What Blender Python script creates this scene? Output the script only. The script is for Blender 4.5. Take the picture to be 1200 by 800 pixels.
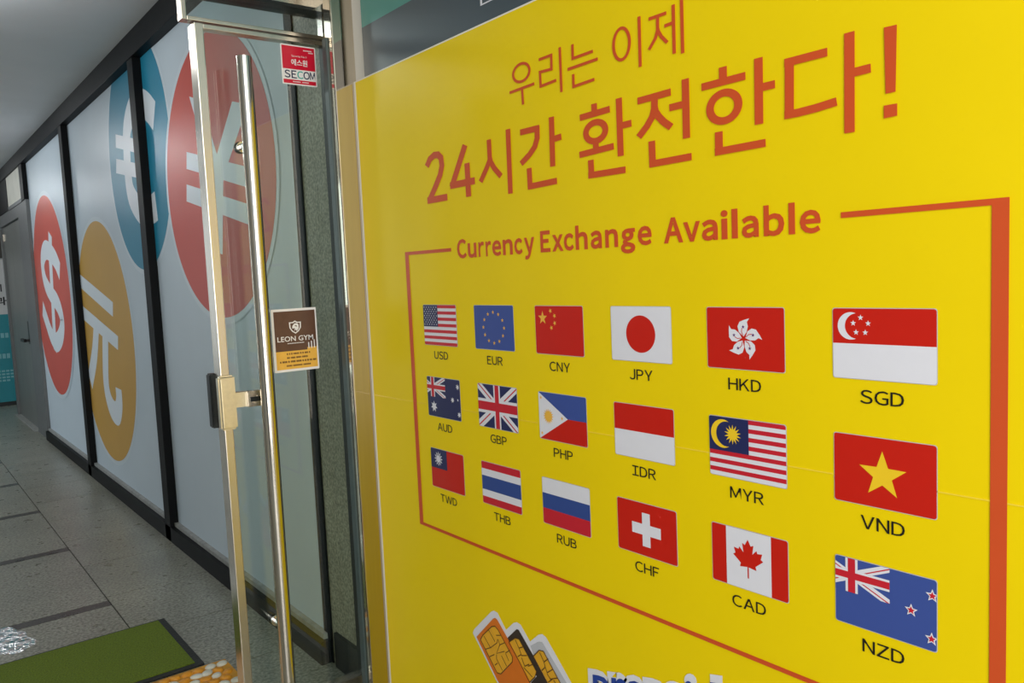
import bpy, bmesh, math, random
from mathutils import Vector, Matrix

random.seed(7)
scene = bpy.context.scene
for o in list(bpy.data.objects):
    bpy.data.objects.remove(o)

# ------------------------------------------------------------------ camera, world, light, exposure
# Layout in metres: "along" runs down the corridor (Blender +Y), "across" runs towards the shop wall
# on the right (Blender +X), "up" is Z.  W() turns (along, across, up) into Blender coordinates.
def W(along, across, up):
    return Vector((across, along, up))

cam_data = bpy.data.cameras.new('camera')
cam = bpy.data.objects.new('camera', cam_data)
scene.collection.objects.link(cam)
cam_data.sensor_width = 36.0
cam_data.lens = 36.0 * 947.0 / 1200.0
cam_data.clip_start = 0.02
FW, RT, UP = Vector((0.6128, 0.7857, -0.0857)), Vector((0.7850, -0.6165, -0.0448)), Vector((0.0880, 0.0399, 0.9953))
FW.normalize(); RT = (RT - FW * RT.dot(FW)).normalized(); UP = RT.cross(FW)
m = Matrix((RT, UP, -FW)).transposed().to_4x4()
m.translation = (0, 0, 1.4)
cam.matrix_world = m
scene.camera = cam

world = bpy.data.worlds.new('world')
scene.world = world
world.use_nodes = True
world.node_tree.nodes['Background'].inputs[0].default_value = (0.80, 0.90, 1.0, 1)
world.node_tree.nodes['Background'].inputs[1].default_value = 0.5

def area_light(name, loc, target, sx, sy, power, color):
    d = bpy.data.lights.new(name, 'AREA')
    d.shape = 'RECTANGLE'; d.size = sx; d.size_y = sy; d.energy = power; d.color = color
    o = bpy.data.objects.new(name, d)
    scene.collection.objects.link(o)
    o.location = loc
    o.rotation_euler = (Vector(target) - Vector(loc)).to_track_quat('-Z', 'Y').to_euler()
    return o

# daylight coming in at the street end of the passage, behind the camera
area_light('street_daylight', W(-1.5, -0.35, 1.85), W(3.0, 0.4, 1.2), 2.4, 3.3, 116, (1.0, 0.97, 0.92))

# added fill light opposite the frosted panes, in an opening invented for it
area_light('side_fill', W(8.5, -1.86, 1.40), W(8.5, 1.0, 1.3), 4.1, 2.1, 34, (0.86, 0.95, 1.0))

vs = scene.view_settings
vs.view_transform = 'Standard'; vs.look = 'None'; vs.gamma = 1.0; vs.use_curve_mapping = False
vs.exposure = 0.0

# ------------------------------------------------------------------ materials
def srgb(r, g, b):
    f = lambda c: (c / 255 / 12.92) if c / 255 <= 0.04045 else ((c / 255 + 0.055) / 1.055) ** 2.4
    return (f(r), f(g), f(b), 1)

MATS = {}
def mat(name, col, rough=0.5, metal=0.0, noise=0.0, scale=40.0, bump=0.0, spec=0.5, coat=0.0, stretch=None):
    if name in MATS:
        return MATS[name]
    mt = bpy.data.materials.new(name)
    mt.use_nodes = True
    nt = mt.node_tree
    b = nt.nodes['Principled BSDF']
    b.inputs['Base Color'].default_value = col
    b.inputs['Roughness'].default_value = rough
    b.inputs['Metallic'].default_value = metal
    b.inputs['Specular IOR Level'].default_value = spec
    b.inputs['Coat Weight'].default_value = coat
    if noise or bump:
        tc = nt.nodes.new('ShaderNodeTexCoord')
        n = nt.nodes.new('ShaderNodeTexNoise')
        n.inputs['Scale'].default_value = scale
        n.inputs['Detail'].default_value = 6
        src = tc.outputs['Object']
        if stretch:
            mp = nt.nodes.new('ShaderNodeMapping')
            mp.inputs['Scale'].default_value = stretch
            nt.links.new(src, mp.inputs['Vector']); src = mp.outputs['Vector']
        nt.links.new(src, n.inputs['Vector'])
        if noise:
            r = nt.nodes.new('ShaderNodeValToRGB')
            r.color_ramp.elements[0].position = 0.3; r.color_ramp.elements[1].position = 0.7
            r.color_ramp.elements[0].color = tuple(c * (1 - noise) for c in col[:3]) + (1,)
            r.color_ramp.elements[1].color = tuple(min(1, c * (1 + noise)) for c in col[:3]) + (1,)
            nt.links.new(n.outputs['Fac'], r.inputs['Fac'])
            nt.links.new(r.outputs['Color'], b.inputs['Base Color'])
        if bump:
            bp = nt.nodes.new('ShaderNodeBump')
            bp.inputs['Strength'].default_value = bump
            bp.inputs['Distance'].default_value = 0.01
            nt.links.new(n.outputs['Fac'], bp.inputs['Height'])
            nt.links.new(bp.outputs['Normal'], b.inputs['Normal'])
    MATS[name] = mt
    return mt

def glass(name, tint, refl=1.0, rough=0.0):
    mt = bpy.data.materials.new(name)
    mt.use_nodes = True
    nt = mt.node_tree
    nt.nodes.remove(nt.nodes['Principled BSDF'])
    out = nt.nodes['Material Output']
    tr = nt.nodes.new('ShaderNodeBsdfTransparent'); tr.inputs[0].default_value = tint
    gl = nt.nodes.new('ShaderNodeBsdfGlossy'); gl.inputs['Roughness'].default_value = rough
    gl.inputs['Color'].default_value = (refl, refl, refl, 1)
    fr = nt.nodes.new('ShaderNodeFresnel'); fr.inputs['IOR'].default_value = 1.5
    mx = nt.nodes.new('ShaderNodeMixShader')
    nt.links.new(fr.outputs[0], mx.inputs[0]); nt.links.new(tr.outputs[0], mx.inputs[1]); nt.links.new(gl.outputs[0], mx.inputs[2])
    nt.links.new(mx.outputs[0], out.inputs[0])
    MATS[name] = mt
    return mt

def granite(name, dark, light, rough, fine=420.0, patch=2.2):
    mt = bpy.data.materials.new(name)
    mt.use_nodes = True
    nt = mt.node_tree
    b = nt.nodes['Principled BSDF']
    tc = nt.nodes.new('ShaderNodeTexCoord')
    def noise(scale, detail):
        n = nt.nodes.new('ShaderNodeTexNoise'); n.inputs['Scale'].default_value = scale; n.inputs['Detail'].default_value = detail
        nt.links.new(tc.outputs['Object'], n.inputs['Vector']); return n
    n1 = noise(fine * 0.20, 5); n2 = noise(patch, 4); n3 = noise(14, 5)
    r = nt.nodes.new('ShaderNodeValToRGB')
    r.color_ramp.elements[0].position = 0.34; r.color_ramp.elements[1].position = 0.66
    r.color_ramp.elements[0].color = dark; r.color_ramp.elements[1].color = light
    nt.links.new(n1.outputs['Fac'], r.inputs['Fac'])
    r2 = nt.nodes.new('ShaderNodeValToRGB')
    r2.color_ramp.elements[0].position = 0.25; r2.color_ramp.elements[1].position = 0.75
    r2.color_ramp.elements[0].color = (0.72, 0.72, 0.70, 1); r2.color_ramp.elements[1].color = (1.12, 1.12, 1.08, 1)
    nt.links.new(n2.outputs['Fac'], r2.inputs['Fac'])
    mx = nt.nodes.new('ShaderNodeMix'); mx.data_type = 'RGBA'; mx.blend_type = 'MULTIPLY'; mx.inputs[0].default_value = 1
    nt.links.new(r.outputs['Color'], mx.inputs[6]); nt.links.new(r2.outputs['Color'], mx.inputs[7])
    nt.links.new(mx.outputs[2], b.inputs['Base Color'])
    rr = nt.nodes.new('ShaderNodeMapRange')
    rr.inputs['To Min'].default_value = rough - 0.12; rr.inputs['To Max'].default_value = rough + 0.15
    nt.links.new(n3.outputs['Fac'], rr.inputs['Value']); nt.links.new(rr.outputs[0], b.inputs['Roughness'])
    bp = nt.nodes.new('ShaderNodeBump'); bp.inputs['Strength'].default_value = 0.08; bp.inputs['Distance'].default_value = 0.004
    nt.links.new(n1.outputs['Fac'], bp.inputs['Height']); nt.links.new(bp.outputs['Normal'], b.inputs['Normal'])
    MATS[name] = mt
    return mt

mat('ceiling_paint', srgb(214, 220, 223), 0.5, noise=0.03, scale=3, spec=0.3)
mat('wall_paint', srgb(170, 172, 172), 0.6, noise=0.05, scale=4)
mat('white_wall', srgb(222, 220, 214), 0.5, noise=0.03, scale=6)
mat('black_metal', srgb(13, 14, 16), 0.5, noise=0.15, scale=12, spec=0.12)
mat('ledge_grey', srgb(150, 150, 146), 0.5, noise=0.2, scale=30)
mat('film', srgb(196, 209, 218), 0.38, noise=0.025, scale=2.5, spec=0.32)
mat('film_edge', srgb(204, 216, 224), 0.34, noise=0.01, scale=3)
mat('decal_red', srgb(203, 82, 68), 0.38, noise=0.02, scale=3, spec=0.32)
mat('decal_teal', srgb(34, 132, 162), 0.38, noise=0.02, scale=3, spec=0.32)
mat('decal_gold', srgb(203, 157, 70), 0.38, noise=0.02, scale=3, spec=0.32)
mat('decal_white', srgb(222, 230, 236), 0.38, noise=0.01, scale=3, spec=0.32)
mat('steel', (0.64, 0.585, 0.50, 1), 0.26, 1.0, noise=0.04, scale=60, stretch=(1, 1, 0.05))
mat('steel_polished', (0.70, 0.66, 0.60, 1), 0.16, 1.0, noise=0.03, scale=20)
mat('steel_post', (0.52, 0.46, 0.37, 1), 0.08, 1.0, noise=0.04, scale=90, stretch=(1, 1, 0.03))
mat('brass_face', (0.74, 0.68, 0.53, 1), 0.28, 1.0, noise=0.06, scale=80)
mat('dark_metal', srgb(40, 44, 44), 0.4, 0.6, noise=0.1, scale=30)
mat('door_steel', srgb(118, 120, 116), 0.45, 0.35, noise=0.08, scale=6, stretch=(1, 1, 0.2))
mat('door_frame_grey', srgb(104, 106, 106), 0.45, 0.2, noise=0.06, scale=10)
mat('post_reflection', srgb(58, 74, 74), 0.4, noise=0.1, scale=30)
mat('gasket', srgb(26, 30, 30), 0.5, noise=0.1, scale=30)
mat('yellow_vinyl', srgb(248, 217, 0), 0.38, noise=0.012, scale=5, spec=0.25)
mat('seam_yellow', srgb(252, 222, 60), 0.25, noise=0.01, scale=5)  # paler yellow paints the light caught along the seam edge
mat('paper_edge', srgb(240, 236, 226), 0.5, noise=0.02, scale=20)
mat('orange_print', srgb(214, 84, 38), 0.34, noise=0.015, scale=8, spec=0.4)
mat('black_print', srgb(30, 26, 20), 0.4, noise=0.05, scale=20, spec=0.4)
for nm, c in dict(f_red=(206, 30, 14), f_blue=(52, 78, 148), f_navy=(38, 44, 92), f_white=(232, 232, 240), f_yellow=(250, 208, 40),
                  f_crimson=(206, 36, 52), f_purple=(96, 40, 110), f_sky=(62, 84, 158), f_sun=(246, 190, 70)).items():
    mat(nm, srgb(*c), 0.34, noise=0.01, scale=30, spec=0.4)
mat('sim_orange', srgb(228, 120, 26), 0.34, noise=0.05, scale=25)
mat('sim_black', srgb(54, 44, 40), 0.34, noise=0.05, scale=25)
mat('sim_grey', srgb(196, 198, 204), 0.34, noise=0.02, scale=25)
mat('sim_chip', srgb(238, 176, 40), 0.34, noise=0.06, scale=40)
mat('sim_line', srgb(96, 62, 20), 0.4, noise=0.02, scale=40)
mat('prepaid_blue', srgb(38, 70, 160), 0.34, noise=0.02, scale=20)
mat('banner_slate', srgb(70, 84, 94), 0.4, noise=0.04, scale=4)
mat('banner_teal', srgb(76, 148, 140), 0.4, noise=0.05, scale=5)
mat('notice_teal', srgb(30, 132, 142), 0.5, noise=0.04, scale=6)
mat('notice_white', srgb(196, 196, 194), 0.5, noise=0.03, scale=6)
mat('notice_ink', srgb(20, 20, 22), 0.5, noise=0.02, scale=6)
mat('notice_pale', srgb(120, 178, 184), 0.5, noise=0.02, scale=6)
mat('end_dark', srgb(58, 54, 48), 0.5, noise=0.15, scale=3)
mat('st_red', srgb(206, 20, 50), 0.3, noise=0.02, scale=50)
mat('st_white', srgb(236, 232, 228), 0.3, noise=0.02, scale=50)
mat('st_navy', srgb(18, 34, 72), 0.3, noise=0.02, scale=50)
mat('st_teal', srgb(70, 172, 160), 0.3, noise=0.02, scale=50)
mat('st_brown', srgb(92, 62, 46), 0.32, noise=0.10, scale=40)
mat('st_gold', srgb(232, 178, 74), 0.32, noise=0.06, scale=40)
mat('st_ink', srgb(84, 52, 24), 0.4, noise=0.04, scale=40)
mat('mat_black', srgb(34, 36, 36), 0.7, noise=0.2, scale=90, bump=0.3)
mat('turf_green', srgb(98, 118, 10), 0.9, noise=0.28, scale=160, bump=0.8)
mat('pebble_base', srgb(210, 150, 40), 0.6, noise=0.3, scale=16)
mat('pebble_stone', srgb(214, 214, 200), 0.45, noise=0.10, scale=30)
mat('pebble_amber', srgb(222, 150, 34), 0.45, noise=0.15, scale=30)
mat('grout', srgb(40, 39, 36), 0.8, noise=0.2, scale=60)
mat('lamp_trim', srgb(225, 225, 222), 0.4, noise=0.02, scale=20)
glass('door_glass', (0.90, 0.955, 0.925, 1), 1.0)
glass('transom_glass', (0.86, 0.91, 0.89, 1), 1.0)
mat('frosted_pane', srgb(232, 228, 214), 0.5, noise=0.06, scale=5, spec=0.2)
glass('water_film', (0.94, 0.95, 0.94, 1), 1.0, 0.03)
_n = MATS['water_film'].node_tree
_tc = _n.nodes.new('ShaderNodeTexCoord'); _nz = _n.nodes.new('ShaderNodeTexNoise'); _bp = _n.nodes.new('ShaderNodeBump')
_nz.inputs['Scale'].default_value = 26; _nz.inputs['Detail'].default_value = 3
_bp.inputs['Strength'].default_value = 1.0; _bp.inputs['Distance'].default_value = 0.02
_n.links.new(_tc.outputs['Object'], _nz.inputs['Vector']); _n.links.new(_nz.outputs['Fac'], _bp.inputs['Height'])
for _nd in _n.nodes:
    if _nd.type in ('BSDF_GLOSSY', 'FRESNEL'):
        _n.links.new(_bp.outputs['Normal'], _nd.inputs['Normal'])
granite('floor_granite', srgb(100, 100, 92), srgb(170, 170, 158), 0.30)
granite('floor_strip', srgb(48, 46, 44), srgb(84, 80, 78), 0.30)
granite('pilaster_granite', srgb(120, 118, 100), srgb(186, 182, 160), 0.45, fine=520)
_e = bpy.data.materials.new('lamp_glow'); _e.use_nodes = True
_eb = _e.node_tree.nodes['Principled BSDF']
_eb.inputs['Emission Color'].default_value = (1.0, 0.95, 0.86, 1); _eb.inputs['Emission Strength'].default_value = 14.0
MATS['lamp_glow'] = _e
M = MATS

# ------------------------------------------------------------------ helpers
C = scene.collection

def new_obj(name, me, mats, parent=None, smooth=False):
    for k in ([mats] if isinstance(mats, str) else mats):
        me.materials.append(M[k])
    if smooth:
        for f in me.polygons: f.use_smooth = True
    o = bpy.data.objects.new(name, me)
    C.objects.link(o)
    if parent is not None:
        o.parent = parent
    return o

def from_bm(name, bm, mats, parent=None, smooth=False):
    me = bpy.data.meshes.new(name)
    bmesh.ops.recalc_face_normals(bm, faces=bm.faces)
    bm.to_mesh(me); bm.free()
    return new_obj(name, me, mats, parent, smooth)

def box(bm, a0, a1, c0, c1, z0, z1, idx=0):
    """box from along/across/up ranges"""
    vs_ = [bm.verts.new(W(a, c, z)) for a in (a0, a1) for c in (c0, c1) for z in (z0, z1)]
    fs = []
    for q in ((0, 1, 3, 2), (4, 6, 7, 5), (0, 4, 5, 1), (2, 3, 7, 6), (0, 2, 6, 4), (1, 5, 7, 3)):
        f = bm.faces.new([vs_[i] for i in q]); f.material_index = idx; fs.append(f)
    return fs

def box_obj(name, rng, m_, parent=None, bev=0.0):
    bm = bmesh.new(); box(bm, *rng)
    if bev:
        bmesh.ops.bevel(bm, geom=bm.edges[:], offset=bev, segments=2, profile=0.7, affect='EDGES')
    return from_bm(name, bm, m_, parent)

def tube(bm, p0, p1, r, seg=28, idx=0):
    d = (p1 - p0).normalized()
    x = d.orthogonal().normalized(); y = d.cross(x)
    a = []; b = []
    for i in range(seg):
        t = 2 * math.pi * i / seg
        o = x * math.cos(t) * r + y * math.sin(t) * r
        a.append(bm.verts.new(p0 + o)); b.append(bm.verts.new(p1 + o))
    for i in range(seg):
        f = bm.faces.new([a[i], a[(i + 1) % seg], b[(i + 1) % seg], b[i]]); f.smooth = True; f.material_index = idx
    for q in (a, b[::-1]):                             # caps keep their own corners so the sides shade straight
        f = bm.faces.new([bm.verts.new(v.co) for v in q]); f.material_index = idx

def tag(o, label=None, cat=None, group=None, kind=None):
    if label: o['label'] = label
    if cat: o['category'] = cat
    if group: o['group'] = group
    if kind: o['kind'] = kind
    return o

def empty(name, loc=(0, 0, 0), rot=None):
    o = bpy.data.objects.new(name, None); C.objects.link(o)
    o.empty_display_size = 0.1
    if rot is not None:
        mm = rot.to_4x4(); mm.translation = loc; o.matrix_world = mm
    else:
        o.location = loc
    return o

def structure(name, bm_or_rng, m_, parent=None, bev=0.0, label=None):
    o = box_obj(name, bm_or_rng, m_, parent, bev) if isinstance(bm_or_rng, tuple) else from_bm(name, bm_or_rng, m_, parent)
    return tag(o, label, None, None, 'structure')

# frames for flat printed things: local x = right, local y = up, local z = out of the surface to the viewer
R_WALL = Matrix(((0, 0, -1), (-1, 0, 0), (0, 1, 0)))     # on the shop wall, seen from the passage
R_DOOR = Matrix(((1, 0, 0), (0, 0, -1), (0, 1, 0)))      # facing back along the passage to the street

# ---- flat print drawing (polygons in a local plane, drawn at height z) ----
class Flat:
    """collects flat polygons, one mesh with several inks"""
    def __init__(self, inks, clip=None, aniso=1.0):
        self.bm = bmesh.new(); self.inks = inks; self.clip = clip; self.z = 0.0; self.an = aniso; self.lift = 0.0
    def poly(self, pts, ink=0, z=None):
        z = self.z if z is None else z
        if self.clip:
            pts = clip_poly(pts, self.clip)
        q = []
        for p in pts:
            if not q or (abs(p[0] - q[-1][0]) + abs(p[1] - q[-1][1])) > 1e-6: q.append(p)
        if len(q) > 2 and abs(q[0][0] - q[-1][0]) + abs(q[0][1] - q[-1][1]) < 1e-6: q.pop()
        if len(q) < 3: return
        a = sum(q[i][0] * q[(i + 1) % len(q)][1] - q[(i + 1) % len(q)][0] * q[i][1] for i in range(len(q)))
        if abs(a) < 1e-10: return
        if a < 0: q = q[::-1]
        self.lift += 1.2e-6                      # later ink lies on top of earlier ink
        f = self.bm.faces.new([self.bm.verts.new((p[0], p[1], z + self.lift)) for p in q])
        f.material_index = self.inks.index(ink) if isinstance(ink, str) else ink
    def rect(self, x0, y0, x1, y1, ink=0, z=None):
        self.poly([(x0, y0), (x1, y0), (x1, y1), (x0, y1)], ink, z)
    def disc(self, cx, cy, r, ink=0, z=None, ry=None, n=48):
        ry = ry or r
        self.poly([(cx + r * math.cos(2 * math.pi * i / n), cy + ry * math.sin(2 * math.pi * i / n)) for i in range(n)], ink, z)
    def ring(self, cx, cy, rx, ry, wx, wy, ink=0, z=None, n=48):
        for i in range(n):
            t0, t1 = 2 * math.pi * i / n, 2 * math.pi * (i + 1) / n
            self.poly([(cx + (rx + s * wx / 2) * math.cos(t), cy + (ry + s * wy / 2) * math.sin(t))
                       for s, t in ((1, t0), (1, t1), (-1, t1), (-1, t0))], ink, z)
    def star(self, cx, cy, r, ink=0, z=None, n=5, inner=0.4, rot=0.0, sx=1.0):
        pts = []
        for i in range(2 * n):
            rr = r if i % 2 == 0 else r * inner
            t = math.pi / 2 + rot + math.pi * i / n
            pts.append((cx + sx * rr * math.cos(t), cy + rr * math.sin(t)))
        self.poly(pts, ink, z)
    def stroke(self, pts, w, ink=0, z=None):
        """open polyline of width w (across-width stretched by the aniso factor for upright strokes)"""
        k = self.an; self.lift += 1e-5
        P = [Vector((p[0], p[1] * k)) for p in pts]
        L, R = [], []
        for i, p in enumerate(P):
            d0 = (p - P[i - 1]).normalized() if i > 0 else None
            d1 = (P[i + 1] - p).normalized() if i < len(P) - 1 else None
            if d0 is None: d0 = d1
            if d1 is None: d1 = d0
            n0 = Vector((-d0.y, d0.x)); n1 = Vector((-d1.y, d1.x))
            b = (n0 + n1).normalized()
            s = min(1.0 / max(b.dot(n0), 0.3), 1.6)
            L.append(p + b * s * w / 2); R.append(p - b * s * w / 2)
        for i in range(len(P) - 1):
            self.poly([(v.x, v.y / k) for v in (L[i], L[i + 1], R[i + 1], R[i])], ink, z)
    def build(self, name, parent, solid=0.0):
        bm = self.bm
        if solid:
            r = bmesh.ops.extrude_face_region(bm, geom=bm.faces[:])
            for v in [g for g in r['geom'] if isinstance(g, bmesh.types.BMVert)]: v.co.z -= solid
            bmesh.ops.recalc_face_normals(bm, faces=bm.faces)
        me = bpy.data.meshes.new(name); bm.to_mesh(me); bm.free()
        return new_obj(name, me, self.inks, parent)

def clip_poly(pts, clip):
    out = list(pts)
    for i in range(len(clip)):
        a, b = clip[i], clip[(i + 1) % len(clip)]
        inside = lambda p: (b[0] - a[0]) * (p[1] - a[1]) - (b[1] - a[1]) * (p[0] - a[0]) >= -1e-12
        src, out = out, []
        for j in range(len(src)):
            p, q = src[j], src[(j + 1) % len(src)]
            ip, iq = inside(p), inside(q)
            if ip: out.append(p)
            if ip != iq:
                d1 = (b[0] - a[0]) * (p[1] - a[1]) - (b[1] - a[1]) * (p[0] - a[0])
                d2 = (b[0] - a[0]) * (q[1] - a[1]) - (b[1] - a[1]) * (q[0] - a[0])
                t = d1 / (d1 - d2)
                out.append((p[0] + (q[0] - p[0]) * t, p[1] + (q[1] - p[1]) * t))
        if not out: return []
    return out

def rounded(w, h, r, n=5):
    pts = []
    for cx, cy, a0 in ((w - r, r, -90), (w - r, h - r, 0), (r, h - r, 90), (r, r, 180)):
        for i in range(n + 1):
            t = math.radians(a0 + 90 * i / n)
            pts.append((cx + r * math.cos(t), cy + r * math.sin(t)))
    return pts

def text_obj(name, body, ink, parent, box_, z, bold=0.0, cap=None, keep=False):
    """lettering fitted into box_ = (x0, y0, x1, y1) of the local plane (glyph bounds incl. descenders);
    with cap set the letters keep that capital height on baseline y0 and only the width is fitted"""
    cu = bpy.data.curves.new(name, 'FONT')
    cu.body = body; cu.size = 1.0; cu.offset = bold; cu.resolution_u = 3; cu.fill_mode = 'BOTH'
    tmp = bpy.data.objects.new(name, cu); C.objects.link(tmp)
    bpy.context.view_layer.update()
    dg = bpy.context.evaluated_depsgraph_get()
    me = bpy.data.meshes.new_from_object(tmp.evaluated_get(dg))
    bpy.data.objects.remove(tmp); bpy.data.curves.remove(cu)
    xs = [v.co.x for v in me.vertices]; ys = [v.co.y for v in me.vertices]
    x0, x1, y0, y1 = min(xs), max(xs), min(ys), max(ys)
    sx = (box_[2] - box_[0]) / (x1 - x0)
    if cap:
        sy = cap / (0.727 + 2 * bold)
        if keep: sx = sy * keep
        cx = (box_[0] + box_[2]) / 2 - (x0 + x1) / 2 * sx
        for v in me.vertices: v.co = (v.co.x * sx + cx, (v.co.y + bold) * sy + box_[1], z)
    else:
        sy = (box_[3] - box_[1]) / (y1 - y0)
        for v in me.vertices: v.co = ((v.co.x - x0) * sx + box_[0], (v.co.y - y0) * sy + box_[1], z)
    me.materials.clear()
    me.name = name
    return new_obj(name, me, ink, parent)

# ------------------------------------------------------------------ measured outlines (metres)
# poster: right of its far edge / height above the floor;  glass signs: along / up
LINE_LIGHT = [('ring', 0.8093, 1.8522, 0.0296, 0.0198), [(0.7635, 1.8161), (0.8541, 1.8185)], [(0.8099, 1.8161), (0.8112, 1.7805)], [(0.8726, 1.8663), (0.9149, 1.8668), (0.9142, 1.8371), (0.875, 1.8391), (0.8756, 1.8081), (0.9284, 1.8105)], [(0.9435, 1.8765), (0.9435, 1.7824)], [(0.9838, 1.873), (0.9829, 1.8439), (1.0447, 1.8445)], [(0.9657, 1.8249), (1.0581, 1.826)], [(0.9827, 1.8115), (0.9823, 1.7857), (1.0461, 1.7876)], ('ring', 1.1253, 1.8392, 0.0217, 0.0302), [(1.1741, 1.879), (1.1733, 1.7846)], [(1.1982, 1.8675), (1.2423, 1.8672)], [(1.2207, 1.8673), (1.22, 1.8424), (1.2139, 1.8282), (1.197, 1.811)], [(1.2201, 1.8455), (1.2219, 1.8388), (1.2287, 1.8277), (1.2428, 1.8133)], [(1.2367, 1.8447), (1.2563, 1.8454)], [(1.2591, 1.8776), (1.2586, 1.7894)], [(1.2789, 1.885), (1.2785, 1.7855)]]
LINE_MEDIUM = [[(0.3897, 1.6947), (0.4069, 1.7118), (0.4288, 1.7193), (0.4475, 1.7179), (0.4609, 1.7078), (0.4635, 1.6874), (0.4527, 1.6643), (0.427, 1.6357), (0.3916, 1.6006)], [(0.384, 1.6032), (0.4817, 1.6036)], [(0.5735, 1.7243), (0.5048, 1.6273)], [(0.4976, 1.6311), (0.6087, 1.6316)], [(0.5782, 1.679), (0.5785, 1.595)], [(0.6745, 1.7226), (0.6749, 1.6745), (0.662, 1.6577), (0.6327, 1.6259)], [(0.6752, 1.6785), (0.6785, 1.6678), (0.6911, 1.6519), (0.7167, 1.6295)], [(0.7511, 1.7349), (0.75, 1.5849)], [(0.796, 1.7198), (0.8649, 1.7193)], [(0.8571, 1.7238), (0.856, 1.6975), (0.8464, 1.68), (0.8271, 1.6655), (0.7948, 1.6487)], [(0.9074, 1.7358), (0.9054, 1.6285)], [(0.9072, 1.6868), (0.9376, 1.6885)], [(0.8233, 1.6352), (0.8241, 1.5886)], [(0.8155, 1.5934), (0.9177, 1.5957)]]
LINE_BOLD = [[(1.0423, 1.7391), (1.0421, 1.7192)], [(0.998, 1.7178), (1.0873, 1.72)], ('ring', 1.0437, 1.6819, 0.0289, 0.0189), [(1.0434, 1.6615), (1.0435, 1.644)], [(0.9927, 1.6413), (1.0951, 1.6448)], [(1.1133, 1.7367), (1.1135, 1.6224)], [(1.1178, 1.6817), (1.1456, 1.6822)], [(1.0268, 1.6261), (1.0271, 1.5934)], [(1.0176, 1.595), (1.1257, 1.5939)], [(1.1634, 1.721), (1.2478, 1.7221)], [(1.2075, 1.7186), (1.2063, 1.6996), (1.2007, 1.6853), (1.1859, 1.6692), (1.1639, 1.6521)], [(1.2064, 1.7027), (1.2086, 1.6927), (1.2168, 1.6817), (1.2291, 1.67), (1.2465, 1.6576)], [(1.2432, 1.6936), (1.2754, 1.6939)], [(1.2829, 1.7386), (1.2823, 1.6315)], [(1.1972, 1.6393), (1.1976, 1.5942)], [(1.1891, 1.596), (1.2932, 1.5967)], [(1.3668, 1.7415), (1.3667, 1.7173)], [(1.3194, 1.716), (1.4134, 1.7164)], ('ring', 1.3674, 1.6727, 0.0303, 0.0241), [(1.4397, 1.7401), (1.4387, 1.6306)], [(1.4442, 1.6905), (1.4709, 1.6906)], [(1.3552, 1.6314), (1.3547, 1.5933)], [(1.3457, 1.597), (1.4511, 1.5978)], [(1.489, 1.7203), (1.5653, 1.7203)], [(1.4982, 1.7192), (1.4967, 1.6341)], [(1.4877, 1.6368), (1.5124, 1.6365), (1.5443, 1.638), (1.5802, 1.6416)], [(1.6019, 1.741), (1.6008, 1.5905)], [(1.6036, 1.6797), (1.6355, 1.6803)]]
BANG = [[(1.6558, 1.734), (1.6751, 1.7333), (1.6728, 1.6382), (1.6578, 1.6381)], [(1.655, 1.6213), (1.6752, 1.6209), (1.6751, 1.6033), (1.6549, 1.6026)]]
SIM = {'white': [(0.4974, 0.4202), (0.5045, 0.4332), (0.5886, 0.5092), (0.6008, 0.5159), (0.6171, 0.5152), (0.6509, 0.4802), (0.6842, 0.5096), (0.6978, 0.5159), (0.7128, 0.5147), (0.7488, 0.4823), (0.7837, 0.512), (0.7983, 0.5183), (0.812, 0.5148), (0.8993, 0.4326), (0.9393, 0.3966), (0.6543, 0.2797), (0.6019, 0.3174)], 'orange': [(0.5156, 0.4157), (0.5967, 0.4928), (0.6065, 0.4983), (0.6156, 0.496), (0.6667, 0.4513), (0.7437, 0.3751), (0.7823, 0.3323), (0.6589, 0.2816), (0.6004, 0.3286)], 'black': [(0.6538, 0.4583), (0.6965, 0.4973), (0.7052, 0.4982), (0.7611, 0.4495), (0.8107, 0.3983), (0.8476, 0.3591), (0.7865, 0.334), (0.7458, 0.3759), (0.7703, 0.4006), (0.6667, 0.4513)], 'grey': [(0.7501, 0.4718), (0.7825, 0.494), (0.7969, 0.4976), (0.8821, 0.426), (0.9207, 0.3891), (0.8516, 0.3607), (0.7612, 0.4509)], 'chip1': [(0.5353, 0.4149), (0.5464, 0.4306), (0.5902, 0.4694), (0.6047, 0.475), (0.6182, 0.4693), (0.6753, 0.4158), (0.673, 0.4022), (0.6207, 0.3504), (0.6043, 0.3477)], 'chip2': [(0.6623, 0.4512), (0.6903, 0.4721), (0.7057, 0.4745), (0.7198, 0.4612), (0.7711, 0.4133), (0.7639, 0.3967), (0.7415, 0.3743), (0.7036, 0.4133)], 'chip3': [(0.7611, 0.4495), (0.7853, 0.4731), (0.8016, 0.4762), (0.8607, 0.4177), (0.8981, 0.3798), (0.8476, 0.3591), (0.8109, 0.4011)]}
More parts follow.
